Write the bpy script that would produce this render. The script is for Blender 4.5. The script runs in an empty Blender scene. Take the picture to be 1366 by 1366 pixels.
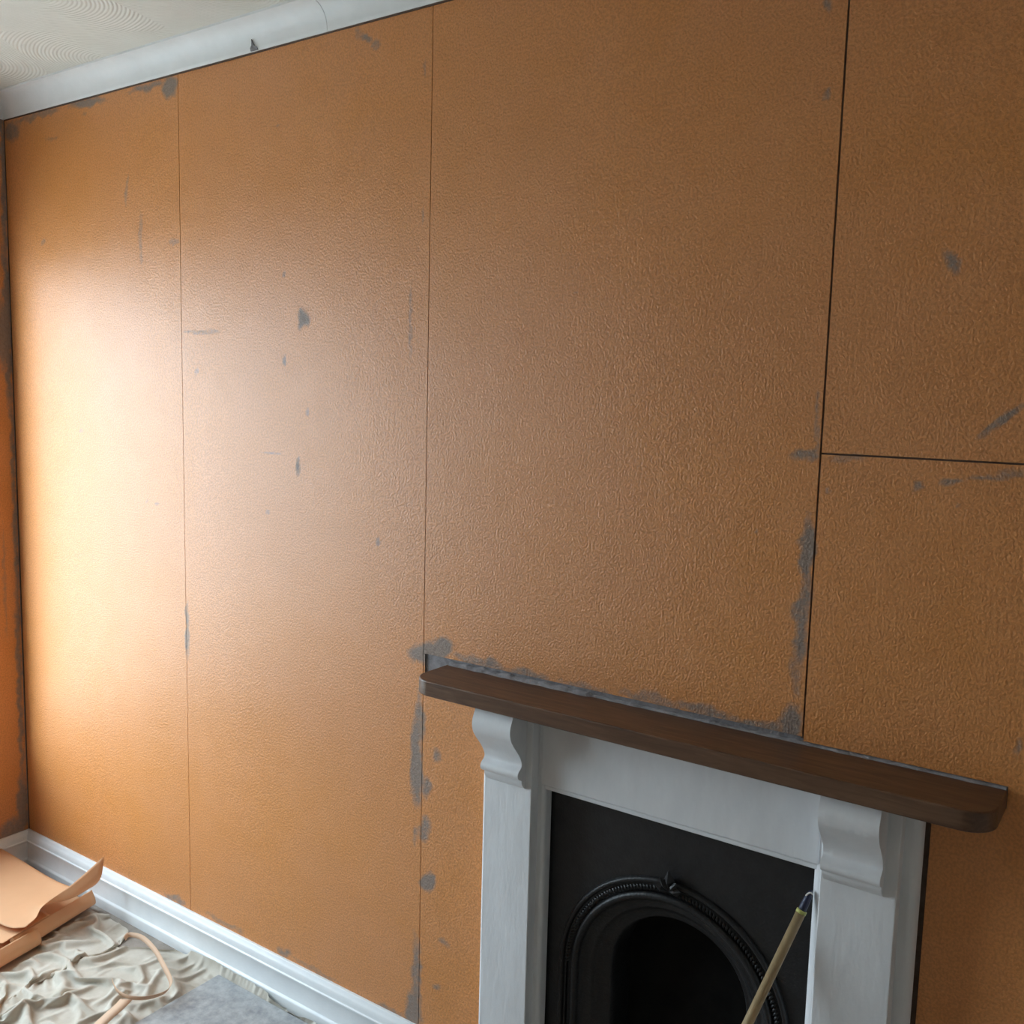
import bpy, bmesh, math, random
import numpy as np
from mathutils import Vector, Matrix, noise
random.seed(4)
PI = math.pi
scene = bpy.context.scene
col = scene.collection

# ------------------------------------------------------------------ camera
cam_data = bpy.data.cameras.new('camera')
cam = bpy.data.objects.new('camera', cam_data)
col.objects.link(cam)
RIGHT = Vector((0.82209, 0.56881, 0.02502)); FWD = Vector((-0.56258, 0.81837, -0.11741))
RIGHT.normalize(); FWD = (FWD - RIGHT * FWD.dot(RIGHT)).normalized(); UP = RIGHT.cross(FWD)
m = Matrix.Identity(4)
for i, v in enumerate((RIGHT, UP, -FWD)):
    for j in range(3): m[j][i] = v[j]
m.translation = (3.0, -1.6, 1.567)
cam.matrix_world = m
cam_data.sensor_width = 36; cam_data.lens = 36 * 1280.9 / 1366
cam_data.clip_start = 0.02
scene.camera = cam

# ------------------------------------------------------------------ sky, daylight and exposure
WIN_Y0, WIN_Y1, WIN_Z0, WIN_Z1 = -1.55, -0.12, 0.42, 1.97     # window opening in the left wall
world = bpy.data.worlds.new('overcast_sky'); scene.world = world
world.use_nodes = True
bg = world.node_tree.nodes['Background']
bg.inputs['Color'].default_value = (0.72, 0.885, 1.0, 1); bg.inputs['Strength'].default_value = 5.0
pl = bpy.data.lights.new('window_portal', 'AREA')
pl.shape = 'RECTANGLE'; pl.size = WIN_Y1 - WIN_Y0; pl.size_y = WIN_Z1 - WIN_Z0
pl.cycles.is_portal = True
po = bpy.data.objects.new('window_portal', pl); col.objects.link(po)
po.location = (-0.13, (WIN_Y0 + WIN_Y1) / 2, (WIN_Z0 + WIN_Z1) / 2)
po.rotation_euler = (PI / 2, 0, -PI / 2)     # faces +x, into the room
vs = scene.view_settings
vs.view_transform = 'Standard'; vs.look = 'None'; vs.gamma = 1; vs.use_curve_mapping = False
vs.exposure = 1.43

# ------------------------------------------------------------------ helpers
def link(name, me, parent=None, mat=None, label=None, cat=None, group=None, kind=None):
    o = bpy.data.objects.new(name, me); col.objects.link(o)
    if parent is not None: o.parent = parent
    if mat is not None and me is not None: me.materials.append(mat)
    if label: o['label'] = label
    if cat: o['category'] = cat
    if group: o['group'] = group
    if kind: o['kind'] = kind
    return o
def empty(name, loc=(0, 0, 0), **k):
    o = link(name, None, **k); o.location = loc; o.empty_display_size = 0.05
    return o
def mesh(name, verts, faces, smooth=False):
    me = bpy.data.meshes.new(name); me.from_pydata([tuple(v) for v in verts], [], faces); me.update()
    if smooth: me.polygons.foreach_set('use_smooth', [True] * len(me.polygons))
    return me
def box_data(x0, x1, y0, y1, z0, z1, base=0):
    v = [(x, y, z) for x in (x0, x1) for y in (y0, y1) for z in (z0, z1)]
    f = [(0, 1, 3, 2), (4, 6, 7, 5), (0, 4, 5, 1), (2, 3, 7, 6), (0, 2, 6, 4), (1, 5, 7, 3)]
    return v, [tuple(i + base for i in q) for q in f]
def boxes(name, lst):
    V, F = [], []
    for b in lst:
        v, f = box_data(*b, base=len(V)); V += v; F += f
    return mesh(name, V, F)
def bevel(o, w, seg=3):
    md = o.modifiers.new('bevel', 'BEVEL'); md.width = w; md.segments = seg; md.limit_method = 'ANGLE'
    md.harden_normals = False
    o.data.polygons.foreach_set('use_smooth', [True] * len(o.data.polygons))
    wn = o.modifiers.new('weighted', 'WEIGHTED_NORMAL'); wn.keep_sharp = False
    return o
def extrude_profile(name, prof, a, b, axis='x', smooth=False, closed=True):
    """prof: list of (p, z); swept from a to b along x (p = y) or along y (p = x)"""
    V = []
    for t in (a, b):
        for p, z in prof: V.append((t, p, z) if axis == 'x' else (p, t, z))
    n = len(prof); F = []
    for i in range(n if closed else n - 1):
        j = (i + 1) % n; F.append((i, j, n + j, n + i))
    if closed: F += [tuple(range(n))[::-1], tuple(range(n, 2 * n))]
    me = mesh(name, V, F)
    bm = bmesh.new(); bm.from_mesh(me); bmesh.ops.recalc_face_normals(bm, faces=bm.faces)
    if smooth:
        for f in bm.faces:
            f.smooth = len(f.verts) == 4
        for e in bm.edges:
            if len(e.link_faces) == 2 and e.calc_face_angle(0) > 0.7: e.smooth = False
    bm.to_mesh(me); bm.free()
    return me
def tube(name, pts, rads, seg=16):
    V, F = [], []
    pts = [Vector(p) for p in pts]
    for i, p in enumerate(pts):
        d = (pts[min(i + 1, len(pts) - 1)] - pts[max(i - 1, 0)]).normalized()
        a = d.cross(Vector((0, 1, 0.3))).normalized(); b = d.cross(a)
        for k in range(seg):
            t = 2 * PI * k / seg
            V.append(p + (a * math.cos(t) + b * math.sin(t)) * rads[i])
    for i in range(len(pts) - 1):
        for k in range(seg):
            k2 = (k + 1) % seg
            F.append((i * seg + k, i * seg + k2, (i + 1) * seg + k2, (i + 1) * seg + k))
    F.append(tuple(range(seg))[::-1]); F.append(tuple(range((len(pts) - 1) * seg, len(pts) * seg)))
    me = mesh(name, V, F, True)
    bm = bmesh.new(); bm.from_mesh(me); bmesh.ops.recalc_face_normals(bm, faces=bm.faces); bm.to_mesh(me); bm.free()
    return me
def catmull(P, n):
    """resample a list of numpy points (any dimension) to n points with a Catmull-Rom spline"""
    P = np.asarray(P, float); k = len(P)
    E = np.concatenate([[2 * P[0] - P[1]], P, [2 * P[-1] - P[-2]]])
    out = []
    for s in np.linspace(0, k - 1, n):
        i = min(int(s), k - 2); t = s - i
        a, b, c, d = E[i], E[i + 1], E[i + 2], E[i + 3]
        out.append(0.5 * (2 * b + (c - a) * t + (2 * a - 5 * b + 4 * c - d) * t * t + (3 * b - a - 3 * c + d) * t ** 3))
    return np.array(out)

# ------------------------------------------------------------------ materials
def new_mat(name, color, rough=0.5, spec=0.5):
    mt = bpy.data.materials.new(name); mt.use_nodes = True
    b = mt.node_tree.nodes['Principled BSDF']
    b.inputs['Base Color'].default_value = (*color, 1); b.inputs['Roughness'].default_value = rough
    b.inputs['Specular IOR Level'].default_value = spec
    return mt, mt.node_tree, b
def N(nt, kind, **kw):
    n = nt.nodes.new(kind)
    for k, v in kw.items():
        if k in n.inputs: n.inputs[k].default_value = v
        else: setattr(n, k, v)
    return n
def noise_node(nt, scale, detail=3, rough=0.55, stretch=(1, 1, 1), dist=0):
    tc = N(nt, 'ShaderNodeTexCoord'); mp = N(nt, 'ShaderNodeMapping'); mp.inputs['Scale'].default_value = stretch
    nz = N(nt, 'ShaderNodeTexNoise'); nz.inputs['Scale'].default_value = scale
    nz.inputs['Detail'].default_value = detail; nz.inputs['Roughness'].default_value = rough; nz.inputs['Distortion'].default_value = dist
    nt.links.new(tc.outputs['Object'], mp.inputs['Vector']); nt.links.new(mp.outputs['Vector'], nz.inputs['Vector'])
    return nz
def ramp(nt, src, stops):
    r = N(nt, 'ShaderNodeValToRGB')
    e = r.color_ramp.elements
    while len(e) < len(stops): e.new(0.5)
    for q, (p, c) in zip(e, stops):
        q.position = p; q.color = (*c, 1) if len(c) == 3 else c
    nt.links.new(src, r.inputs['Fac'])
    return r
def mix_col(nt, fac, a, b):
    x = N(nt, 'ShaderNodeMix'); x.data_type = 'RGBA'
    for s, i in ((fac, 0), (a, 6), (b, 7)):
        if hasattr(s, 'is_linked'): nt.links.new(s, x.inputs[i])
        elif isinstance(s, (int, float)): x.inputs[i].default_value = s
        else: x.inputs[i].default_value = (*s, 1)
    return x.outputs[2]
def math_node(nt, op, a, b=None):
    x = N(nt, 'ShaderNodeMath'); x.operation = op
    for i, s in enumerate((a, b)):
        if s is None: continue
        if hasattr(s, 'is_linked'): nt.links.new(s, x.inputs[i])
        else: x.inputs[i].default_value = s
    return x.outputs[0]
def bump(nt, b, src, strength, dist, prev=None):
    n = N(nt, 'ShaderNodeBump'); n.inputs['Strength'].default_value = strength; n.inputs['Distance'].default_value = dist
    nt.links.new(src, n.inputs['Height'])
    if prev is not None: nt.links.new(prev.outputs['Normal'], n.inputs['Normal'])
    nt.links.new(n.outputs['Normal'], b.inputs['Normal'])
    return n

def wallpaper_material():
    mt, nt, b = new_mat('orange_wallpaper', (0.6, 0.22, 0.065), 0.5, 0.5)
    mot = noise_node(nt, 9, 4, 0.6); fib = noise_node(nt, 225, 2, 0.5, (1.1, 1.1, 0.95), 0.0)
    blot = noise_node(nt, 2.2, 2, 0.5)
    c1 = ramp(nt, mot.outputs['Fac'], [(0.35, (0.70, 0.276, 0.068)), (0.65, (0.73, 0.298, 0.090))])
    c2 = mix_col(nt, ramp(nt, blot.outputs['Fac'], [(0.4, (0, 0, 0)), (0.62, (0.4, 0.4, 0.4))]).outputs['Color'], c1.outputs['Color'], (0.68, 0.288, 0.112))
    at = N(nt, 'ShaderNodeAttribute'); at.attribute_name = 'wear'
    edge = noise_node(nt, 70, 5, 0.75)
    w = math_node(nt, 'ADD', at.outputs['Fac'], math_node(nt, 'MULTIPLY', math_node(nt, 'SUBTRACT', edge.outputs['Fac'], 0.5), 1.0))
    wm = ramp(nt, w, [(0.22, (0, 0, 0)), (0.55, (0.40, 0.40, 0.40)), (0.85, (0.86, 0.86, 0.86))])
    gz = ramp(nt, noise_node(nt, 120, 3).outputs['Fac'], [(0.3, (0.175, 0.155, 0.138)), (0.7, (0.245, 0.220, 0.200))])
    gr = ramp(nt, fib.outputs['Fac'], [(0.36, (0.80, 0.78, 0.76)), (0.62, (1.0, 1.0, 1.0))])
    mm = N(nt, 'ShaderNodeMix'); mm.data_type = 'RGBA'; mm.blend_type = 'MULTIPLY'; mm.inputs[0].default_value = 1.0
    nt.links.new(c2, mm.inputs[6]); nt.links.new(gr.outputs['Color'], mm.inputs[7]); c2 = mm.outputs[2]
    cc = mix_col(nt, wm.outputs['Color'], c2, gz.outputs['Color'])
    nt.links.new(cc, b.inputs['Base Color'])
    rr = ramp(nt, wm.outputs['Color'], [(0, (0.46, 0.46, 0.46)), (1, (0.8, 0.8, 0.8))])
    nt.links.new(rr.outputs['Color'], b.inputs['Roughness'])
    b.inputs['Specular IOR Level'].default_value = 0.6
    b.inputs['Coat Weight'].default_value = 0.24; b.inputs['Coat Roughness'].default_value = 0.42
    fine = noise_node(nt, 380, 2, 0.5, (1, 1, 0.6))
    n1 = bump(nt, b, fib.outputs['Fac'], 0.40, 0.0045)
    bump(nt, b, fine.outputs['Fac'], 0.25, 0.002, n1)
    return mt
M = {}
M['paper_wall'] = wallpaper_material()
def simple_noise_mat(key, c0, c1, rough, scale, spec=0.4, bmp=0.0, bscale=None, stretch=(1, 1, 1), bd=0.004, detail=4):
    mt, nt, b = new_mat(key, c0, rough, spec)
    nz = noise_node(nt, scale, detail, 0.6, stretch)
    nt.links.new(ramp(nt, nz.outputs['Fac'], [(0.3, c0), (0.7, c1)]).outputs['Color'], b.inputs['Base Color'])
    if bmp: bump(nt, b, noise_node(nt, bscale or scale, 3, 0.6, stretch).outputs['Fac'], bmp, bd)
    M[key] = mt
    return mt, nt, b
simple_noise_mat('plaster', (0.20, 0.185, 0.19), (0.33, 0.31, 0.32), 0.9, 40, 0.2, 0.5, 120)
simple_noise_mat('gloss_white', (0.76, 0.78, 0.79), (0.83, 0.845, 0.85), 0.32, 14, 0.5, 0.12, 60)
simple_noise_mat('painted_surround', (0.72, 0.72, 0.73), (0.80, 0.80, 0.81), 0.42, 22, 0.45, 0.22, 90, (1, 1, 0.35))
simple_noise_mat('coving_paint', (0.78, 0.78, 0.77), (0.85, 0.85, 0.84), 0.55, 12, 0.4, 0.08, 50)
simple_noise_mat('cast_iron', (0.012, 0.0115, 0.012), (0.020, 0.019, 0.020), 0.42, 30, 0.45, 0.35, 160)
simple_noise_mat('soot', (0.006, 0.006, 0.006), (0.014, 0.013, 0.012), 0.9, 20, 0.1)
simple_noise_mat('floor_boards', (0.24, 0.205, 0.175), (0.36, 0.315, 0.275), 0.85, 25, 0.2, 0.3, 140)
simple_noise_mat('dust_sheet', (0.47, 0.425, 0.355), (0.64, 0.60, 0.53), 0.95, 16, 0.1, 0.35, 500, bd=0.002)
simple_noise_mat('slab_grey', (0.25, 0.265, 0.28), (0.46, 0.475, 0.48), 0.6, 38, 0.4, 0.35, 70, detail=6)
simple_noise_mat('concrete', (0.50, 0.49, 0.46), (0.58, 0.57, 0.54), 0.9, 3, 0.2)
simple_noise_mat('timber_pole', (0.30, 0.205, 0.10), (0.44, 0.32, 0.175), 0.45, 40, 0.4, 0.2, 60, (1, 1, 0.1))
simple_noise_mat('pole_tip', (0.012, 0.014, 0.045), (0.03, 0.035, 0.08), 0.35, 80, 0.5, 0.4, 200)
simple_noise_mat('pole_band', (0.40, 0.42, 0.10), (0.52, 0.50, 0.16), 0.4, 60)
simple_noise_mat('frayed_thread', (0.62, 0.58, 0.52), (0.72, 0.68, 0.62), 0.8, 90)
simple_noise_mat('stripped_wall', (0.48, 0.45, 0.40), (0.55, 0.52, 0.47), 0.9, 6, 0.2)
simple_noise_mat('dark_gap', (0.10, 0.065, 0.05), (0.16, 0.11, 0.085), 0.95, 50, 0.1)
mt, nt, b = new_mat('dark_wood', (0.08, 0.035, 0.018), 0.42, 0.45)
g = noise_node(nt, 7, 6, 0.65, (1.2, 14, 14), 0.7); g2 = noise_node(nt, 60, 3, 0.5, (0.6, 8, 8))
cw = ramp(nt, g.outputs['Fac'], [(0.28, (0.070, 0.033, 0.018)), (0.5, (0.140, 0.072, 0.038)), (0.75, (0.225, 0.125, 0.070))])
nt.links.new(mix_col(nt, math_node(nt, 'MULTIPLY', g2.outputs['Fac'], 0.5), cw.outputs['Color'], (0.075, 0.034, 0.018)), b.inputs['Base Color'])
bump(nt, b, g.outputs['Fac'], 0.1, 0.002); M['dark_wood'] = mt
def loose_paper(key, c, tr):
    mt, nt, b = new_mat(key, c, 0.6, 0.3)
    nz = noise_node(nt, 25, 3)
    cc = ramp(nt, nz.outputs['Fac'], [(0.3, tuple(x * 0.96 for x in c)), (0.7, c)])
    nt.links.new(cc.outputs['Color'], b.inputs['Base Color'])
    t = N(nt, 'ShaderNodeBsdfTranslucent'); t.inputs['Color'].default_value = (*[x * y for x, y in zip(c, (0.9, 0.62, 0.35))], 1)
    mx = N(nt, 'ShaderNodeMixShader'); mx.inputs[0].default_value = tr
    out = nt.nodes['Material Output']
    nt.links.new(b.outputs[0], mx.inputs[1]); nt.links.new(t.outputs[0], mx.inputs[2]); nt.links.new(mx.outputs[0], out.inputs[0])
    M[key] = mt
loose_paper('loose_paper', (0.86, 0.52, 0.29), 0.25)
loose_paper('paper_tape', (0.76, 0.54, 0.38), 0.2)
def ceiling_material():
    mt, nt, b = new_mat('swirled_ceiling', (0.68, 0.665, 0.61), 0.8, 0.25)
    tc = N(nt, 'ShaderNodeTexCoord')
    wob = N(nt, 'ShaderNodeTexNoise'); wob.inputs['Scale'].default_value = 5
    nt.links.new(tc.outputs['Object'], wob.inputs['Vector'])
    vo = N(nt, 'ShaderNodeTexVoronoi'); vo.voronoi_dimensions = '2D'; vo.inputs['Scale'].default_value = 2.6
    nt.links.new(tc.outputs['Object'], vo.inputs['Vector'])
    ph = math_node(nt, 'ADD', math_node(nt, 'MULTIPLY', vo.outputs['Distance'], 260.0), math_node(nt, 'MULTIPLY', wob.outputs['Fac'], 7.0))
    s = math_node(nt, 'SINE', ph)
    bump(nt, b, s, 0.30, 0.0035)
    nz = noise_node(nt, 6, 3)
    nt.links.new(ramp(nt, nz.outputs['Fac'], [(0.3, (0.72, 0.705, 0.64)), (0.7, (0.78, 0.77, 0.71))]).outputs['Color'], b.inputs['Base Color'])
    return mt
M['ceiling'] = ceiling_material()
mt, nt, b = new_mat('window_glass', (1, 1, 1), 0.02, 0.5)
tb = N(nt, 'ShaderNodeBsdfTransparent'); gl = N(nt, 'ShaderNodeBsdfGlossy'); gl.inputs['Roughness'].default_value = 0.02
mx = N(nt, 'ShaderNodeMixShader'); mx.inputs[0].default_value = 0.05
nt.links.new(tb.outputs[0], mx.inputs[1]); nt.links.new(gl.outputs[0], mx.inputs[2]); nt.links.new(mx.outputs[0], nt.nodes['Material Output'].inputs[0])
M['glass'] = mt

# measured wear on the wall: (x, z, ux, uz, vx, vz, strength) in metres
PATCH=[(1.292,1.74,.02247,-.0005762,-2.051e-05,-.02596,1),(2.694,1.792,.00735,.005277,.01274,-.01796,.8),(1.486,2.332,.0152,-.01163,-.007027,-.004631,.8),(1.513,2.312,.009839,-.009938,-.01161,-.004852,.7),(1.466,2.348,.008863,-.001638,.0001203,-.01393,.5),(1.725,1.028,.0289,.00491,.0004929,-.02334,1),(1.679,1.003,.05472,.009552,.0004764,-.02539,1),(1.664,.8495,.01298,.002804,.001239,-.06922,.8),(1.657,.7521,.01962,.004752,.001838,-.1053,.95),(1.685,.6976,.01725,.004468,.000524,-.02792,.85),(1.715,.7747,.01479,.003547,.0003147,-.01545,.75),(1.682,.6,.01736,.004961,.0005892,-.03176,.8),(1.656,.5747,.008836,.002568,.0004298,-.02493,.7),(1.695,.4812,.02166,.006924,.0005096,-.0267,1),(1.664,.2411,.01564,.005987,.001761,-.1015,.8),(1.657,.1452,.02698,.01101,.000945,-.05588,.9),(1.743,.3526,.01985,-.006612,-.005392,-.007443,.6),(1.724,.2369,.01704,-.00152,-.005287,-.009974,.65),(1.827,1.011,.08471,-.0008945,-.002813,-.01164,.7),(1.856,1.015,.02659,.0008901,-.001462,-.008231,.85),(1.951,1.007,.05293,-.001341,-.003158,-.01285,.75),(2.084,1.006,.06526,-.0006401,-.001943,-.009273,.6),(2.231,1.01,.06682,-.001906,-.002784,-.0133,.65),(2.337,1.009,.06935,-.002023,-.002515,-.01286,.75),(2.496,1.022,.02311,.005047,.002065,-.03439,.95),(2.436,1.005,.06507,-.001882,-.002275,-.01246,.8),(2.506,1.325,.0113,.0006603,.0005794,-.06139,1),(2.501,1.202,.01397,.001172,-.0007469,-.09164,.8),(2.494,1.102,.01028,.001953,.002368,-.03933,.6),(2.493,1.484,.02118,.001151,.0006895,-.01125,.8),(2.51,1.545,.004939,-9.447e-05,.0007328,-.07432,.6),(2.786,1.556,.03289,.02612,.00432,-.006384,.85),(2.758,1.53,.01305,.005926,.002586,-.006257,.6),(2.783,1.468,.04441,.006451,.000781,-.005585,.7),(2.719,1.459,.01889,.002741,.0007912,-.00573,.8),(2.674,1.448,.01005,.004743,.003185,-.007536,.75),(2.534,1.428,.00489,.0003683,.0004705,-.007441,.7),(2.561,1.482,.03551,.0001111,9.786e-05,-.007332,.55),(2.843,1.057,.007967,.001872,.001262,-.01625,.7),(2.733,1.419,.004221,.0003577,.0003391,-.004615,.7),(2.802,1.476,.02468,.001583,.0006893,-.00892,.5),(.8077,2.337,.03045,-.004728,-.000789,-.02924,1),(.7105,2.348,.07899,.0009827,.00412,-.009632,.8),(.434,2.351,.09133,-.006289,.002453,-.0122,.9),(.2337,2.353,.0673,.0006843,.005771,-.01279,.7),(.04344,2.324,.04598,-.005992,-.002202,-.03227,.8),(.1451,2.349,.08497,.0009242,.004944,-.01085,.7),(.2528,2.276,.03858,-.003066,.0006665,-.006313,.55),(.4217,2.323,.01085,-.001521,-.0002854,-.005969,.6),(1.227,1.645,.007799,-1.468e-05,-6.599e-05,-.01597,.8),(1.273,1.393,.01029,.0006233,-4.327e-05,-.02523,.85),(1.181,1.418,.0425,-.0002803,-.0004935,-.003683,.6),(1.538,1.239,.006808,.0007184,.0001214,-.01027,.85),(1.309,1.526,.007537,.0002097,1.782e-06,-.01409,.6),(1.228,1.847,.007716,-.0003957,-3.588e-05,-.008686,.7),(1.169,1.269,.01089,.0009671,-6.562e-05,-.009347,.6),(.7225,1.257,.01335,.001107,-.0001853,-.006209,.7),(.6754,1.259,.01022,.000834,-.0002023,-.00627,.5),(.3642,1.441,.01154,.0004582,-.0003195,-.006572,.6),(.613,2.106,.006659,-.001208,-.009783,-.03405,.6),(.672,1.974,.009914,-.0007183,-.002637,-.07836,.55),(.6087,2.083,.01014,-.0009599,-.001021,-.02744,.5),(.813,1.95,.02479,-.001723,-.0002479,-.009481,.6),(.8446,.924,.009642,.001539,-.001842,-.07937,.8),(.9087,1.716,.07707,-.001379,-.0001186,-.005697,.6),(.8976,1.617,.01215,5.636e-05,-.0002048,-.009615,.55),(.9654,1.721,.02919,-.00056,-.0001004,-.00562,.5),(1.624,1.724,.006333,-.0001488,.001454,-.08772,.55),(2.492,2.063,.006001,-.0009049,.0008069,-.01277,.75),(2.486,2.2,.008345,-.001662,.0006512,-.01029,.8),(1.651,1.941,.00411,-.000341,.000393,-.02156,.6),(1.652,2.243,.004037,-.0006677,.0003867,-.02084,.6),(.1962,1.987,.0112,-.002976,-.009003,-.01159,.6),(1.207,2.188,.005111,-.0006849,-1.806e-05,-.003369,.6),(2.412,1.35,.004017,.0003984,.0002223,-.003917,.7),(2.038,1.77,.008281,-.0003365,.0001612,-.004204,.4),(.7756,.1288,.05011,.003291,-.006721,-.01271,.75),(.9874,.1303,.08109,-.00167,-.006013,-.009745,.6),(1.334,.1268,.09226,-.001978,-.005009,-.009024,.55),(1.218,.1368,.0247,-.0005717,-.006666,-.01156,.75),(1.585,.1198,.0516,-.001086,-.005424,-.01064,.7)]
RIDGES=[[(.522,-.338),(.587,-.363),(.655,-.393),(.741,-.451)],[(.621,-.308),(.682,-.345),(.737,-.383)],[(.684,-.277),(.744,-.311)],[(.613,-.211),(.669,-.232),(.737,-.262)],[(.682,-.200),(.725,-.181),(.773,-.153),(.808,-.158)],[(.625,-.207),(.666,-.195),(.703,-.167),(.713,-.136)],[(.636,-.086),(.682,-.104),(.729,-.151)],[(.809,-.122),(.861,-.156),(.912,-.200)],[(.737,-.262),(.780,-.251),(.832,-.232),(.884,-.214)],[(.806,-.407),(.776,-.358),(.780,-.342),(.822,-.331),(.873,-.342)],[(.824,-.238),(.858,-.253),(.907,-.297)],[(.752,-.436),(.757,-.402),(.764,-.367)],[(.884,-.363),(.907,-.331),(.927,-.294),(.915,-.265)],[(.863,-.099),(.893,-.076),(.880,-.015)],[(.941,-.126),(.921,-.077),(.932,-.047),(.997,-.029)],[(.952,-.138),(.979,-.109),(.987,-.070),(1.002,-.038)],[(.979,-.229),(.994,-.186),(1.023,-.153),(1.031,-.111)],[(.999,-.018),(1.091,-.013),(1.174,-.004),(1.350,-.044)],[(.484,-.091),(.554,-.118),(.649,-.143)],[(.594,-.328),(.713,-.401),(.815,-.457)],[(.703,-.465),(.609,-.400),(.540,-.368)]]
TAPE=[(.708,-.121),(.701,-.102),(.744,-.089),(.825,-.105),(.895,-.131),(.960,-.157),(.990,-.175),(1.005,-.203),(.993,-.238),(.966,-.262),(.933,-.272),(.896,-.269),(.854,-.253)]

# ------------------------------------------------------------------ room shell
ROOM_X, ROOM_Y, CEIL = 3.95, -3.3, 2.424
S1, S2, S3 = 0.840, 1.673, 2.5177            # the joints between the paper strips
OPEN_X0, OPEN_X1, OPEN_Z = 2.018, 2.556, 0.789
link('floor', boxes('floor', [(-0.15, ROOM_X + 0.15, ROOM_Y - 0.15, 0.3, -0.12, 0.0)]), mat=M['floor_boards'], kind='structure')
link('ceiling', boxes('ceiling', [(-0.15, ROOM_X + 0.15, ROOM_Y - 0.15, 0.15, CEIL, CEIL + 0.12)]), mat=M['ceiling'], kind='structure')
PT = 0.003
wall_back = link('wall_back', boxes('wall_back', [(-0.15, 2.0, PT, 0.15, 0, CEIL), (2.575, ROOM_X, PT, 0.15, 0, CEIL), (2.0, 2.575, PT, 0.15, 0.81, CEIL)]), mat=M['plaster'], kind='structure')
wall_left = link('wall_left', boxes('wall_left', [(-0.15, -PT, ROOM_Y, WIN_Y0, 0, CEIL), (-0.15, -PT, WIN_Y1, PT, 0, CEIL), (-0.15, -PT, WIN_Y0, WIN_Y1, 0, WIN_Z0), (-0.15, -PT, WIN_Y0, WIN_Y1, WIN_Z1, CEIL)]), mat=M['plaster'], kind='structure')
link('wall_right', boxes('wall_right', [(ROOM_X, ROOM_X + 0.15, ROOM_Y, 0.15, 0, CEIL)]), mat=M['stripped_wall'], kind='structure')
link('wall_front', boxes('wall_front', [(-0.15, ROOM_X + 0.15, ROOM_Y - 0.15, ROOM_Y, 0, CEIL)]), mat=M['stripped_wall'], kind='structure')
link('street_ground', boxes('street_ground', [(-30, -0.16, -20, 18, -0.6, -0.5)]), mat=M['concrete'], kind='structure')

def nz2(X, Z, s, seed):
    return np.array([noise.noise((float(x) * s, float(z) * s, seed)) for x, z in zip(X.ravel(), Z.ravel())]).reshape(X.shape)
def lines(a, b, step, cuts, fine_to=None):
    pts = list(np.arange(a, (fine_to or b), step)) + [b] + ([] if fine_to is None else list(np.arange(fine_to, b, 0.1)))
    pts = sorted(p for p in set(float(round(p, 5)) for p in pts) if a - 1e-4 <= p <= b + 1e-4)
    for c in cuts:
        if a < c < b:
            pts = [p for p in pts if abs(p - c) > step * 0.45 or p in (a, b)] + [c]
    return np.array(sorted(pts))
def wear_at(U, Z, patches):
    W = np.zeros(U.shape)
    if not patches: return W
    du = nz2(U, Z, 32, 1.3) * 0.011 + nz2(U, Z, 90, 3.3) * 0.004; dz = nz2(U, Z, 32, 7.7) * 0.011 + nz2(U, Z, 90, 5.1) * 0.004
    for (cx, cz, ux, uz, vx, vz, s) in patches:
        r = max(abs(ux) + abs(vx), abs(uz) + abs(vz)) * 1.6
        if cx + r < U.min() or cx - r > U.max(): continue
        k = min(1.0, math.hypot(ux, uz) / 0.012, math.hypot(vx, vz) / 0.012)
        A = U + du * k - cx; B = Z + dz * k - cz
        det = ux * vz - uz * vx
        p = (A * vz - B * vx) / det; q = (B * ux - A * uz) / det
        d = np.sqrt(p * p + q * q)
        W = np.maximum(W, s * np.clip(1.25 - 0.75 * d ** 2, 0, 1))
    return W
def paper_strip(parent, u0, u1, z0, z1, holes=(), axis='x', step=0.0065, patches=(), fine_to=None, lift=0.0):
    """a strip of paper with thickness; holes are (u0, u1, z0, z1) cut out of it"""
    us = lines(u0, u1, step, [c for h in holes for c in h[:2]], fine_to)
    zs = lines(z0, z1, step, [c for h in holes for c in h[2:]])
    U, Z = np.meshgrid(us, zs, indexing='ij')
    nu, nz_ = U.shape
    idx = np.arange(nu * nz_).reshape(nu, nz_)
    uc = (us[:-1] + us[1:]) / 2; zc = (zs[:-1] + zs[1:]) / 2
    keep = np.ones((nu - 1, nz_ - 1), bool)
    for h in holes:
        keep &= ~(((uc > h[0]) & (uc < h[1]))[:, None] & ((zc > h[2]) & (zc < h[3]))[None, :])
    q = np.stack([idx[:-1, :-1], idx[1:, :-1], idx[1:, 1:], idx[:-1, 1:]], -1)[keep]
    used = np.unique(q); remap = -np.ones(nu * nz_, int); remap[used] = np.arange(len(used))
    q = remap[q]
    uu = U.ravel()[used]; zz = Z.ravel()[used]
    off = -lift + 0.0006 * np.sin(uu * 9 + zz * 2.1)
    if axis == 'x': V = np.c_[uu, off - 0.0003, zz]
    else: V = np.c_[-off + 0.0003, uu, zz]; q = q[:, ::-1] if False else q
    me = bpy.data.meshes.new('wallpaper_strip')
    me.from_pydata(V.tolist(), [], q.tolist()); me.update()
    at = me.attributes.new('wear', 'FLOAT', 'POINT')
    at.data.foreach_set('value', wear_at(U, Z, patches).ravel()[used])
    o = link('wallpaper_strip', me, parent, M['paper_wall'])
    sd = o.modifiers.new('thickness', 'SOLIDIFY'); sd.thickness = 0.0018; sd.offset = -1
    return o
Z0, Z1 = 0.10, 2.3645
g1, g3 = 0.0009, 0.0024
HOLES = [(S2 + 0.004, 2.60, 0.960, 1.0035), (1.875, 2.7305, 0.0, 0.9601)]
HOLES4 = [(2.50, 2.8345, 0.960, 0.9965), HOLES[1]]
paper_strip(wall_back, 0.004, S1 - g1, Z0, Z1, patches=PATCH)
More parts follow.
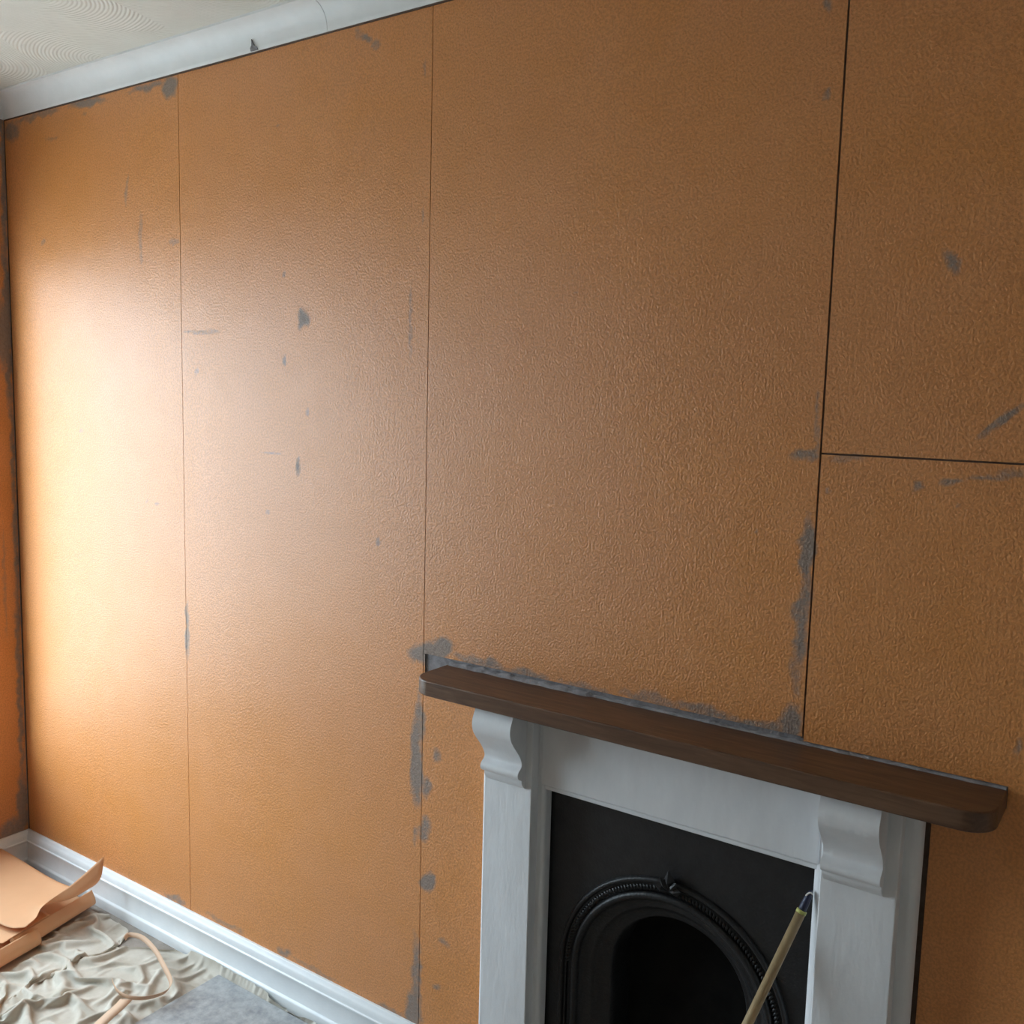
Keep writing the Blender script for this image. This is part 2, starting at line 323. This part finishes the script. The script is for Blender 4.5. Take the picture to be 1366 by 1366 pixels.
paper_strip(wall_back, S1 + g1, S2 - g1, Z0, Z1, patches=PATCH)
paper_strip(wall_back, S2 + g1, S3 - g3, Z0, Z1, holes=HOLES, patches=PATCH)
ZH = 1.4893
paper_strip(wall_back, S3 + g3 * 0.6, 3.36, ZH + 0.0016, Z1, patches=PATCH, fine_to=2.93, lift=0.0008)
paper_strip(wall_back, S3 + 0.0012, 3.36, Z0, ZH - 0.0016, holes=HOLES4, patches=PATCH, fine_to=2.93, lift=0.0008)
paper_strip(wall_back, 3.364, ROOM_X, Z0, Z1, step=0.05)
# dark joints seen between the strips
for a, b_, z0, z1 in ((S1 - 0.003, S1 + 0.003, Z0, Z1), (S2 - 0.002, S2 + 0.002, Z0, Z1), (S3 - 0.005, S3 + 0.005, 1.0, Z1)):
    link('joint', boxes('joint', [(a, b_, 0.0022, 0.0040, z0, z1)]), wall_back, M['dark_gap'])
link('joint', boxes('joint', [(S3, 3.36, 0.0022, 0.0040, ZH - 0.005, ZH + 0.005)]), wall_back, M['dark_gap'])
link('joint', boxes('joint', [(2.722, 2.737, 0.0022, 0.0040, 0.1, 0.955)]), wall_back, M['dark_gap'])
LEFT = [(-0.012, 1.75, 0.014, 0, 0, -0.26, 1), (-0.008, 2.2, 0.010, 0, 0, -0.3, .9), (-0.010, 1.2, 0.008, 0, 0, -0.45, .8), (-0.03, 1.72, 0.022, 0, 0, -0.11, .9),
        (-0.02, 0.20, 0.022, 0.02, 0, -0.12, .9), (-0.055, 0.13, 0.05, 0, 0, -0.05, .85), (-0.015, 0.6, 0.010, 0, 0, -0.4, .8), (-0.05, 0.95, 0.006, 0, 0, -0.2, .6)]
paper_strip(wall_left, WIN_Y1 + 0.0, -0.003, Z0, Z1, axis='y', patches=LEFT)
paper_strip(wall_left, ROOM_Y, WIN_Y1, Z0, Z1, holes=[(WIN_Y0, WIN_Y1 - 0.00001, WIN_Z0, WIN_Z1)], axis='y', step=0.05)
link('joint', boxes('joint', [(-0.004, 0.0045, 0.0005, 0.0035, Z0, Z1)]), wall_back, M['dark_gap'])

# window in the left wall, outside the frame, which lights the room
win = empty('window_1', (0, 0, 0), kind='structure')
fr = 0.04
link('window_frame', boxes('window_frame', [(-0.12, -0.06, WIN_Y0, WIN_Y0 + fr, WIN_Z0, WIN_Z1), (-0.12, -0.06, WIN_Y1 - fr, WIN_Y1, WIN_Z0, WIN_Z1),
     (-0.12, -0.06, WIN_Y0 + fr, WIN_Y1 - fr, WIN_Z0, WIN_Z0 + fr), (-0.12, -0.06, WIN_Y0 + fr, WIN_Y1 - fr, WIN_Z1 - fr, WIN_Z1)]), win, M['gloss_white'])
YM = (WIN_Y0 + WIN_Y1) / 2
link('mullion', boxes('mullion', [(-0.11, -0.07, YM - 0.025, YM + 0.025, WIN_Z0 + fr, WIN_Z1 - fr)]), win, M['gloss_white'])
for a, c in ((WIN_Y0 + fr, YM - 0.025), (YM + 0.025, WIN_Y1 - fr)):
    link('pane', boxes('pane', [(-0.092, -0.088, a, c, WIN_Z0 + fr, WIN_Z1 - fr)]), win, M['glass'])
link('window_sill', boxes('window_sill', [(-0.06, 0.02, WIN_Y0, WIN_Y1, WIN_Z0 - 0.025, WIN_Z0)]), win, M['gloss_white'])

# skirting: torus-and-ogee profile (distance from wall, height)
SK = [(0, 0), (0.024, 0), (0.024, 0.026), (0.0225, 0.030), (0.019, 0.032), (0.0175, 0.034), (0.0175, 0.083), (0.0185, 0.0855), (0.0205, 0.087), (0.0205, 0.091), (0.0175, 0.093),
      (0.0165, 0.098), (0.0155, 0.104), (0.0125, 0.110), (0.0085, 0.114), (0.0075, 0.118), (0.006, 0.1195), (0, 0.1195)]
for nm, par in (('baseboard_back', None),):
    bb = link(nm, extrude_profile(nm, [(-p - 0.0005, z) for p, z in SK], 0.0, 1.8615, 'x', True), mat=M['gloss_white'], kind='structure')
link('baseboard_right', extrude_profile('baseboard_right', [(-p - 0.0005, z) for p, z in SK], 2.74, ROOM_X, 'x', True), mat=M['gloss_white'], kind='structure')
link('baseboard_left', extrude_profile('baseboard_left', [(p + 0.0005, z) for p, z in SK], ROOM_Y, -0.0005, 'y', True), mat=M['gloss_white'], kind='structure')

# coving: concave quarter profile from wall to ceiling, in two lengths with a cracked joint
CB, CP, CT = 2.3640, 0.058, CEIL
cv = [(0, CB - 0.0), (0.006, CB - 0.001), (0.0085, CB + 0.004)]
for i in range(9):
    t = i / 8 * PI / 2
    cv.append((0.0085 + (CP - 0.0135) * (1 - math.cos(t)), CB + 0.006 + (CT - CB - 0.012) * math.sin(t)))
cv += [(CP - 0.004, CT - 0.006), (CP, CT - 0.005), (CP, CT), (0, CT)]
trim = empty('trim_1', (0, 0, 0), kind='structure')
for a, c in ((0.0, 1.3765), (1.3780, ROOM_X)):
    link('coving_length', extrude_profile('coving_length', [(-p, z) for p, z in cv], a, c, 'x', True), trim, M['coving_paint'])
trim2 = empty('trim_2', (0, 0, 0), kind='structure')
link('coving_length', extrude_profile('coving_length', [(p, z) for p, z in cv], ROOM_Y, 0.0, 'y', True), trim2, M['coving_paint'])
link('shadow_gap', boxes('shadow_gap', [(0.004, ROOM_X, -0.0022, 0.003, CB - 0.004, CB + 0.002)]), trim, M['dark_gap'])
# chip knocked out of the coving's lower edge, showing grey plaster
chip = [(1.125, 0.0), (1.150, 0.0), (1.148, 0.006), (1.140, 0.010), (1.134, 0.024), (1.131, 0.012), (1.126, 0.006)]
def cov_y(h):
    pts = sorted((z, p) for p, z in cv[1:-2]); z = CB + h
    for (z0, p0), (z1, p1) in zip(pts, pts[1:]):
        if z0 <= z <= z1: return p0 + (p1 - p0) * (z - z0) / max(z1 - z0, 1e-6)
    return 0.006
vv = [(x, -cov_y(h) - 0.0025, CB + h) for x, h in chip] + [(x, -cov_y(h) + 0.002, CB + h) for x, h in chip]
n = len(chip)
link('chip_mark', mesh('chip_mark', vv, [tuple(range(n))] + [(i, (i + 1) % n, n + (i + 1) % n, n + i) for i in range(n)]), trim, M['plaster'])

# ------------------------------------------------------------------ fireplace surround
sur = empty('fireplace_surround', (2.2935, 0, 0), label='white painted wooden fireplace surround with scrolled corbels under a dark brown shelf', cat='fireplace surround')
def part(name, me, root, mat, **k):
    o = link(name, me, root, mat, **k)
    o.matrix_parent_inverse = Matrix.Translation(root.location).inverted()
    return o
FZ = 0.9585
bevel(part('jamb', boxes('jamb', [(1.862, OPEN_X0, -0.030, 0.003, 0, FZ)]), sur, M['painted_surround']), 0.009, 4)
bevel(part('jamb', boxes('jamb', [(OPEN_X1, 2.7245, -0.030, 0.003, 0, FZ)]), sur, M['painted_surround']), 0.019, 5)
bevel(part('frieze', boxes('frieze', [(OPEN_X0 - 0.01, OPEN_X1 + 0.01, -0.032, 0.003, OPEN_Z + 0.009, FZ)]), sur, M['painted_surround']), 0.004, 3)
bevel(part('lintel_edge', boxes('lintel_edge', [(OPEN_X0 - 0.008, OPEN_X1 + 0.008, -0.0265, 0.003, OPEN_Z - 0.002, OPEN_Z + 0.0085)]), sur, M['painted_surround']), 0.003, 2)
LEGS = ((1.885, 2.002), (2.576, 2.698))
CORB = ((1.895, 1.987), (2.583, 2.677))
for a, c in LEGS:
    bevel(part('pilaster', boxes('pilaster', [(a, c, -0.055, -0.028, 0, FZ)]), sur, M['painted_surround']), 0.0025, 2)
cp = [(-0.100, FZ), (-0.106, 0.948), (-0.1135, 0.932), (-0.1145, 0.918), (-0.110, 0.904), (-0.100, 0.890), (-0.088, 0.876), (-0.078, 0.863), (-0.0715, 0.851), (-0.070, 0.843),
      (-0.0735, 0.8375), (-0.080, 0.833), (-0.0835, 0.827), (-0.0825, 0.820), (-0.076, 0.8145), (-0.070, 0.812), (-0.069, 0.806), (-0.065, 0.799), (-0.058, 0.792), (-0.053, 0.789)]
cpd = [tuple(p) for p in catmull(cp, 60)] + [(-0.053, FZ)]
for a, c in CORB:
    part('corbel', extrude_profile('corbel', cpd, a, c, 'x', True), sur, M['painted_surround'])
# mantel shelf: plan outline with rounded front corners
SX0, SX1, SYF, SZ0, SZ1, RC = 1.741, 2.834, -0.126, 0.9585, 0.991, 0.046
pl_ = [(SX0, 0.0)]
for i in range(9):
    t = i / 8 * PI / 2; pl_.append((SX0 + RC - RC * math.cos(t), SYF + RC - RC * math.sin(t)))
for i in range(9):
    t = i / 8 * PI / 2; pl_.append((SX1 - RC + RC * math.sin(t), SYF + RC - RC * math.cos(t)))
pl_.append((SX1, 0.0))
n = len(pl_)
sv = [(x, y, SZ0) for x, y in pl_] + [(x, y, SZ1) for x, y in pl_]
shf = part('mantel_shelf', mesh('mantel_shelf', sv, [tuple(range(n))[::-1], tuple(range(n, 2 * n))] + [(i, (i + 1) % n, n + (i + 1) % n, n + i) for i in range(n)]), sur, M['dark_wood'], label='dark brown wooden mantel shelf with rounded corners')
bm = bmesh.new(); bm.from_mesh(shf.data); bmesh.ops.recalc_face_normals(bm, faces=bm.faces); bm.to_mesh(shf.data); bm.free()
bevel(shf, 0.0035, 3)
# plaster bead squeezed in behind the shelf
bead = []
rows = []
for i in range(161):
    x = 1.748 + (2.832 - 1.748) * i / 160
    w = 0.006 + 0.004 * noise.noise((x * 30, 1, 2)) + (0.003 if x < 2.1 else -0.002)
    h = 0.007 + 0.003 * noise.noise((x * 45, 5, 2)) - (0.0 if x < 2.1 else 0.003)
    rows += [(x, 0.002, SZ1 + max(h, 0.001)), (x, -max(w, 0.001) * 0.6, SZ1 + max(h, 0.001) * 0.7), (x, -max(w, 0.002), SZ1 - 0.0005)]
part('plaster_bead', mesh('plaster_bead', rows, [(i * 3 + k, i * 3 + 3 + k, i * 3 + 4 + k, i * 3 + 1 + k) for i in range(160) for k in range(2)], True), sur, M['plaster'])

# ------------------------------------------------------------------ cast iron insert
ins = empty('fireplace_insert', (2.287, 0, 0), label='black cast iron arched fireplace insert inside the white surround', cat='fireplace')
CX, CZ = 2.287, 0.425
def arch(r, n=40, foot=0.0):
    pts = [(CX - r, foot), (CX - r, (CZ + foot) * 0.5)]
    for i in range(n + 1):
        t = PI - PI * i / n; pts.append((CX + r * math.cos(t), CZ + r * math.sin(t)))
    return pts + [(CX + r, (CZ + foot) * 0.5), (CX + r, foot)]
def loft(name, prof, mat, smooth=True):
    V, F = [], []
    k = len(prof)
    cols = [arch(r) for r, y in prof]; L = len(cols[0])
    for j in range(L):
        for (r, y), c in zip(prof, cols): V.append((c[j][0], y, c[j][1]))
    for j in range(L - 1):
        for i in range(k - 1): F.append((j * k + i, j * k + i + 1, (j + 1) * k + i + 1, (j + 1) * k + i))
    me = mesh(name, V, F, smooth)
    bm = bmesh.new(); bm.from_mesh(me); bmesh.ops.recalc_face_normals(bm, faces=bm.faces); bm.to_mesh(me); bm.free()
    return part(name, me, ins, mat)
# face plate between the arch and the opening
A = arch(0.226); hx, top = 0.286, 0.807
poly = [(CX - hx, 0.0), (CX - hx, top), (CX + hx, top), (CX + hx, 0.0)] + A[::-1]
n = len(poly)
V = [(x, 0.004, z) for x, z in poly] + [(x, 0.012, z) for x, z in poly]
part('face_plate', mesh('face_plate', V, [tuple(range(n)), tuple(range(n, 2 * n))[::-1]] + [(i, n + i, n + (i + 1) % n, (i + 1) % n) for i in range(n)]), ins, M['cast_iron'])
def ring(r, w, h, y0=0.004):
    """half round moulding of radius w standing h proud"""
    return [(r + w * math.cos(t), y0 - h * math.sin(t)) for t in [PI * i / 8 for i in range(9)]]
loft('outer_moulding', ring(0.236, 0.006, 0.008), M['cast_iron'])
loft('middle_moulding', ring(0.205, 0.008, 0.010, 0.004), M['cast_iron'])
loft('channel', [(0.230, 0.004), (0.226, 0.012), (0.214, 0.012), (0.212, 0.004)], M['cast_iron'])
loft('splay', [(0.198, 0.004), (0.196, 0.010), (0.180, 0.020), (0.176, 0.018), (0.172, 0.022), (0.150, 0.045), (0.147, 0.043), (0.143, 0.047), (0.139, 0.060), (0.139, 0.13)], M['cast_iron'])
part('fireback', boxes('fireback', [(CX - 0.16, CX + 0.16, 0.12, 0.135, 0, 0.60)]), ins, M['soot'])
# row of small beads in the channel of the arch
V, F = [], []
L = PI * 0.2205; nb = 96
for i in range(nb):
    t = PI * (i + 0.5) / nb; r = 0.2205
    c = Vector((CX + r * math.cos(t), 0.000, CZ + r * math.sin(t)))
    er = Vector((math.cos(t + 0.5), 0, math.sin(t + 0.5))); et = Vector((-math.sin(t + 0.5), 0, math.cos(t + 0.5))); ey = Vector((0, -1, 0))
    b0 = len(V)
    for d, s in ((er, 0.0075), (et, 0.0033), (-er, 0.0075), (-et, 0.0033), (ey, 0.007)): V.append(c + d * s)
    F += [(b0 + k, b0 + (k + 1) % 4, b0 + 4) for k in range(4)]
part('beading', mesh('beading', V, F, True), ins, M['cast_iron'], kind='stuff')
# leaf finial at the crown: five leaflets with a raised rib each
fv, ff = [], []
for a, ln in ((-70, 0.034), (-34, 0.032), (0, 0.046), (34, 0.030), (70, 0.028)):
    t = math.radians(a); d = Vector((math.sin(t), 0, math.cos(t))); s = Vector((math.cos(t), 0, -math.sin(t)))
    o0 = Vector((CX, 0, CZ + 0.226)); b0 = len(fv)
    fv += [o0 + Vector((0, -0.010, 0)), o0 + d * ln * 0.45 + s * 0.012 + Vector((0, -0.008, 0)), o0 + d * ln + Vector((0, -0.016, 0)), o0 + d * ln * 0.45 - s * 0.012 + Vector((0, -0.008, 0)), o0 + d * ln * 0.45 + Vector((0, -0.020, 0)), o0 + d * ln * 0.4 + Vector((0, 0.004, 0))]
    for q in ((0, 1), (1, 2), (2, 3), (3, 0)): ff += [(b0 + q[0], b0 + q[1], b0 + 4), (b0 + q[1], b0 + q[0], b0 + 5)]
part('finial', mesh('finial', fv, ff), ins, M['cast_iron'])

# ------------------------------------------------------------------ pole leaning in the fireplace
top_p = Vector((2.5462, -0.0440, 0.7150)); thru = Vector((2.4924, -0.1250, 0.5330))
dirv = (thru - top_p).normalized(); foot = top_p + dirv * ((0.012 - top_p.z) / dirv.z)
pole = empty('wooden_pole', foot, label='slim wooden pole with a dark blue tip leaning in the black fireplace opening', cat='pole')
part('shaft', tube('shaft', [foot, foot.lerp(top_p, 0.5), top_p], [0.0088, 0.0086, 0.0082]), pole, M['timber_pole'])
part('band', tube('band', [top_p + dirv * 0.003, top_p - dirv * 0.003], [0.0088, 0.0088]), pole, M['pole_band'])
up = -dirv
tipc = part('tip', tube('tip', [top_p + up * s for s in (0.0, 0.006, 0.016, 0.028, 0.036, 0.040)], [0.0066, 0.0068, 0.0066, 0.0058, 0.004, 0.001]), pole, M['pole_tip'])
hk = [top_p + up * 0.030 + Vector((-0.004 + 0.004 * i, -0.004, 0.008 * math.sin(i * 0.8))) for i in range(4)]
part('thread', tube('thread', hk, [0.0014, 0.0016, 0.0016, 0.001], 8), tipc, M['frayed_thread']) if False else part('thread', tube('thread', hk, [0.0014, 0.0016, 0.0016, 0.001], 8), pole, M['frayed_thread'])

# ------------------------------------------------------------------ dust sheet on the floor
def seg_dist(X, Y, a, b):
    ax, ay = a; bx, by = b; dx, dy = bx - ax, by - ay
    t = np.clip(((X - ax) * dx + (Y - ay) * dy) / (dx * dx + dy * dy), 0, 1)
    return np.hypot(X - ax - t * dx, Y - ay - t * dy)
bx_ = np.array([0.03, 0.30, 0.43, 0.52, 0.60, 0.635, 0.665, 0.70, 0.745, 0.80, 0.845, 0.90, 1.00, 1.50])
by_ = np.array([-0.20, -0.10, -0.055, -0.050, -0.052, -0.070, -0.115, -0.118, -0.085, -0.045, -0.030, -0.028, -0.0265, -0.0265])
SLX, SLY = 1.012, -0.042
nx, ny = 196, 116
xs = np.linspace(0.10, 1.44, nx)
Yb = np.interp(xs, bx_, by_) + np.array([0.004 * noise.noise((float(x) * 25, 0, 3)) for x in xs]) * (xs < 0.86)
Xg = np.repeat(xs[:, None], ny, 1)
Yg = Yb[:, None] + (-0.84 - Yb[:, None]) * np.linspace(0, 1, ny)[None, :]
wx = nz2(Xg, Yg, 9, 1.0); wy = nz2(Xg, Yg, 9, 5.0)
n1 = nz2(Xg + 0.03 * wx, Yg + 0.03 * wy, 17, 2.0); n2 = nz2(Xg, Yg, 26, 9.0)
R_ = np.zeros(Xg.shape)
for k, rd in enumerate(RIDGES):
    D_ = np.min([seg_dist(Xg, Yg, a, b2) for a, b2 in zip(rd, rd[1:])], 0)
    R_ = np.maximum(R_, 0.026 * np.exp(-(D_ / 0.010) ** 2))
HZ = 0.006 + 0.014 * np.abs(n1) + 0.005 * (n2 + 1) + R_
under = ((Xg > SLX - 0.002) & (Yg < SLY + 0.002)) | ((Xg < 0.425 + 0.25 * (-Yg - 0.045).clip(0, 0.4)) & (Yg > -0.50)) | ((Xg < 0.535) & (Yg < -0.25) & (Yg > -0.49))      # pressed flat by the board and the paper
HZ[under] = 0.003
# relax an oversized sheet into its space: the slack buckles into folds
P0 = np.stack([Xg, Yg, HZ], -1)
FLATP = np.stack([Xg, Yg, 0 * Xg], -1)
pin = under.copy(); pin[0] = pin[-1] = True; pin[:, -1] = True
SL = 1.0 + 0.30 * (1 - under) * (0.75 + 0.9 * nz2(Xg, Yg, 5, 3.0)).clip(0.2, 1.3)
P_ = P0.copy(); PV = np.zeros_like(P_)
w = np.where(pin, 0.0, 1.0)
cons = []
for di, dj, kf in ((1, 0, 1.0), (0, 1, 1.0), (1, 1, 0.5), (1, -1, 0.5), (2, 0, 0.030), (0, 2, 0.030)):
    for par in range(2):
        I, J = np.meshgrid(np.arange(nx), np.arange(ny), indexing='ij')
        key = (I // max(di, 1)) % 2 if di else (J // max(dj, 1)) % 2
        ok = (I + di < nx) & (J + dj < ny) & (J + dj >= 0) & (key == par)
        a_ = (I * ny + J)[ok]; b_ = ((I + di) * ny + J + dj)[ok]
        L0 = np.linalg.norm(FLATP.reshape(-1, 3)[a_] - FLATP.reshape(-1, 3)[b_], axis=1)
        L0 = L0 * (SL.ravel()[a_] + SL.ravel()[b_]) / 2
        cons.append((a_, b_, L0, kf))
pf = P_.reshape(-1, 3); wf = w.ravel(); vf = PV.reshape(-1, 3)
ybf = np.repeat(Yb[:, None], ny, 1).ravel()
for step in range(90):
    vf[:, 2] -= 0.22 * 0.02
    vf *= 0.90
    old = pf.copy()
    pf += vf * 0.02 * wf[:, None]
    for it in range(5):
        for a_, b_, L0, kf in cons:
            d = pf[b_] - pf[a_]; ln = np.sqrt((d * d).sum(1)) + 1e-9
            ws = wf[a_] + wf[b_]; ws[ws == 0] = 1
            c = (kf * (ln - L0) / ln / ws)[:, None] * d
            pf[a_] += c * wf[a_][:, None]; pf[b_] -= c * wf[b_][:, None]
        np.clip(pf[:, 2], 0.0015, 0.065, out=pf[:, 2])
        pf[:, 1] = np.minimum(pf[:, 1], ybf + 0.006 * (pf[:, 0] < 0.86))
    vf[:] = (pf - old) / 0.02
    sp = np.linalg.norm(vf, axis=1); vf *= np.minimum(1, 0.6 / (sp + 1e-9))[:, None]
V = pf.reshape(nx, ny, 3)
edge_up = np.interp(xs, [0, 0.83, 0.87, 0.98, 1.15, 1.33, 1.5], [0.003, 0.004, 0.026, 0.032, 0.028, 0.014, 0.012])
V[:, :, 2] = np.maximum(V[:, :, 2], edge_up[:, None] * np.exp(-((Yb[:, None] - Yg) / 0.010) ** 2))
V[:, :, 2][under & (Xg > 1.0)] = 0.003
V = V.reshape(-1, 3)
idx = np.arange(nx * ny).reshape(nx, ny)
q = np.stack([idx[:-1, :-1], idx[:-1, 1:], idx[1:, 1:], idx[1:, :-1]], -1).reshape(-1, 4)
me = bpy.data.meshes.new('dust_sheet'); me.from_pydata(V.tolist(), [], q.tolist()); me.update()
me.polygons.foreach_set('use_smooth', [True] * len(me.polygons))
ds = link('dust_sheet', me, mat=M['dust_sheet'], label='crumpled beige cotton dust sheet spread on the floor by the skirting', cat='dust sheet')
sb = ds.modifiers.new('smooth', 'SUBSURF'); sb.levels = 1; sb.render_levels = 1

# grey slab lying on the sheet
bevel(link('grey_board', boxes('grey_board', [(SLX, 1.74, -0.62, SLY, 0.0045, 0.014)]), mat=M['slab_grey'], label='flat mottled grey board lying on the dust sheet along the skirting', cat='board'), 0.002, 2)

# ------------------------------------------------------------------ loose orange paper
def ribbon(name, pts, w, mat, label, group=None, tilt=None, z0=0.036):
    P = catmull([(p[0], p[1], p[2] if len(p) > 2 else z0) for p in pts], 60)
    V, F = [], []
    for i, p in enumerate(P):
        tw = tilt(i / 59) if tilt else 0
        d = P[min(i + 1, 59)] - P[max(i - 1, 0)]; d /= np.linalg.norm(d)
        s = np.array([-d[1], d[0], 0]); s /= np.linalg.norm(s)
        o_ = s * math.cos(tw) * w / 2 + np.array([0, 0, 1]) * math.sin(tw) * w / 2
        V += [p - o_, p + o_]
    F = [(2 * i, 2 * i + 1, 2 * i + 3, 2 * i + 2) for i in range(59)]
    o = link(name, mesh(name, V, F, True), mat=mat, label=label, cat='paper strip', group=group)
    sd = o.modifiers.new('thickness', 'SOLIDIFY'); sd.thickness = 0.0008; sd.offset = 0
    return o
ribbon('paper_strip', TAPE, 0.013, M['paper_tape'], 'thin curled strip of orange wallpaper looping over the dust sheet', 'paper offcuts', lambda t: 1.15 - 0.3 * math.sin(t * 5), 0.044)
ribbon('paper_strip', [(0.956, -0.280, 0.046), (0.966, -0.305, 0.045), (0.978, -0.35, 0.042), (0.992, -0.42, 0.03)], 0.034, M['paper_tape'], 'short flat orange paper offcut beside the grey board', 'paper offcuts', lambda t: 0.1)

def paper(name, rows, label, nu=36, nv=24, mat='loose_paper'):
    """rows: list of rows of (x, y, z) control points -> smooth thin sheet"""
    G = np.array([catmull(r, nu) for r in rows]); G = np.array([catmull(G[:, i], nv) for i in range(nu)])
    V = G.reshape(-1, 3); idx = np.arange(nu * nv).reshape(nu, nv)
    q = np.stack([idx[:-1, :-1], idx[1:, :-1], idx[1:, 1:], idx[:-1, 1:]], -1).reshape(-1, 4)
    o = link(name, mesh(name, V.tolist(), q.tolist(), True), mat=M[mat], label=label, cat='wallpaper', group='wallpaper offcuts by the corner')
    sd = o.modifiers.new('thickness', 'SOLIDIFY'); sd.thickness = 0.0008; sd.offset = 0
    return o
# upper sheet: flat and bright, right edge curling up towards the skirting
paper('wallpaper_sheet', [
    [(0.030, -0.108, 0.100), (0.16, -0.108, 0.097), (0.30, -0.110, 0.094), (0.40, -0.110, 0.098), (0.480, -0.098, 0.104), (0.530, -0.080, 0.145), (0.522, -0.060, 0.206)],
    [(0.030, -0.160, 0.101), (0.16, -0.160, 0.097), (0.30, -0.160, 0.092), (0.40, -0.160, 0.091), (0.466, -0.155, 0.094), (0.503, -0.148, 0.112), (0.497, -0.138, 0.150)],
    [(0.030, -0.215, 0.102), (0.16, -0.215, 0.098), (0.30, -0.215, 0.092), (0.39, -0.215, 0.090), (0.430, -0.215, 0.090), (0.450, -0.215, 0.094), (0.463, -0.212, 0.101)],
    [(0.030, -0.260, 0.102), (0.16, -0.262, 0.098), (0.30, -0.264, 0.092), (0.39, -0.264, 0.088), (0.440, -0.262, 0.086), (0.470, -0.258, 0.086), (0.488, -0.250, 0.088)],
    [(0.030, -0.330, 0.100), (0.16, -0.329, 0.096), (0.30, -0.328, 0.090), (0.39, -0.325, 0.086), (0.440, -0.320, 0.083), (0.475, -0.310, 0.081), (0.500, -0.288, 0.081)]],
    'topmost orange wallpaper offcut with one end curling up to the skirting')
paper('wallpaper_sheet', [
    [(0.035, -0.20, 0.078), (0.20, -0.20, 0.074), (0.36, -0.20, 0.070), (0.44, -0.20, 0.068), (0.470, -0.20, 0.068)],
    [(0.035, -0.30, 0.078), (0.20, -0.30, 0.074), (0.36, -0.30, 0.070), (0.45, -0.30, 0.067), (0.490, -0.30, 0.066)],
    [(0.035, -0.40, 0.076), (0.20, -0.395, 0.072), (0.36, -0.388, 0.068), (0.45, -0.378, 0.065), (0.500, -0.350, 0.064)]],
    'flat pale orange wallpaper offcut tucked under the topmost one')
# lower trough: its long right side rolls up and over
def trough(y0, y1, sx0, sx1, top, label, n=5, dz=0.0):
    rows = []
    for i in range(n):
        t = i / (n - 1); y = y0 + (y1 - y0) * t; s = sx0 + (sx1 - sx0) * t
        rows.append([(0.04, y, 0.022 + dz), (0.20, y, 0.018 + dz), (s - 0.10, y, 0.012 + dz), (s - 0.03, y, 0.010 + dz), (s + 0.002, y, 0.017 + dz), (s + 0.006, y, top * 0.62), (s - 0.012, y, top)])
    return paper('wallpaper_sheet', rows, label, 48, 16)
trough(-0.045, -0.330, 0.440, 0.508, 0.064, 'lower orange wallpaper offcut rolled up like a trough on the dust sheet', dz=0.006)
trough(-0.250, -0.480, 0.505, 0.545, 0.060, 'rolled orange wallpaper offcut with a rounded end nearest the camera')
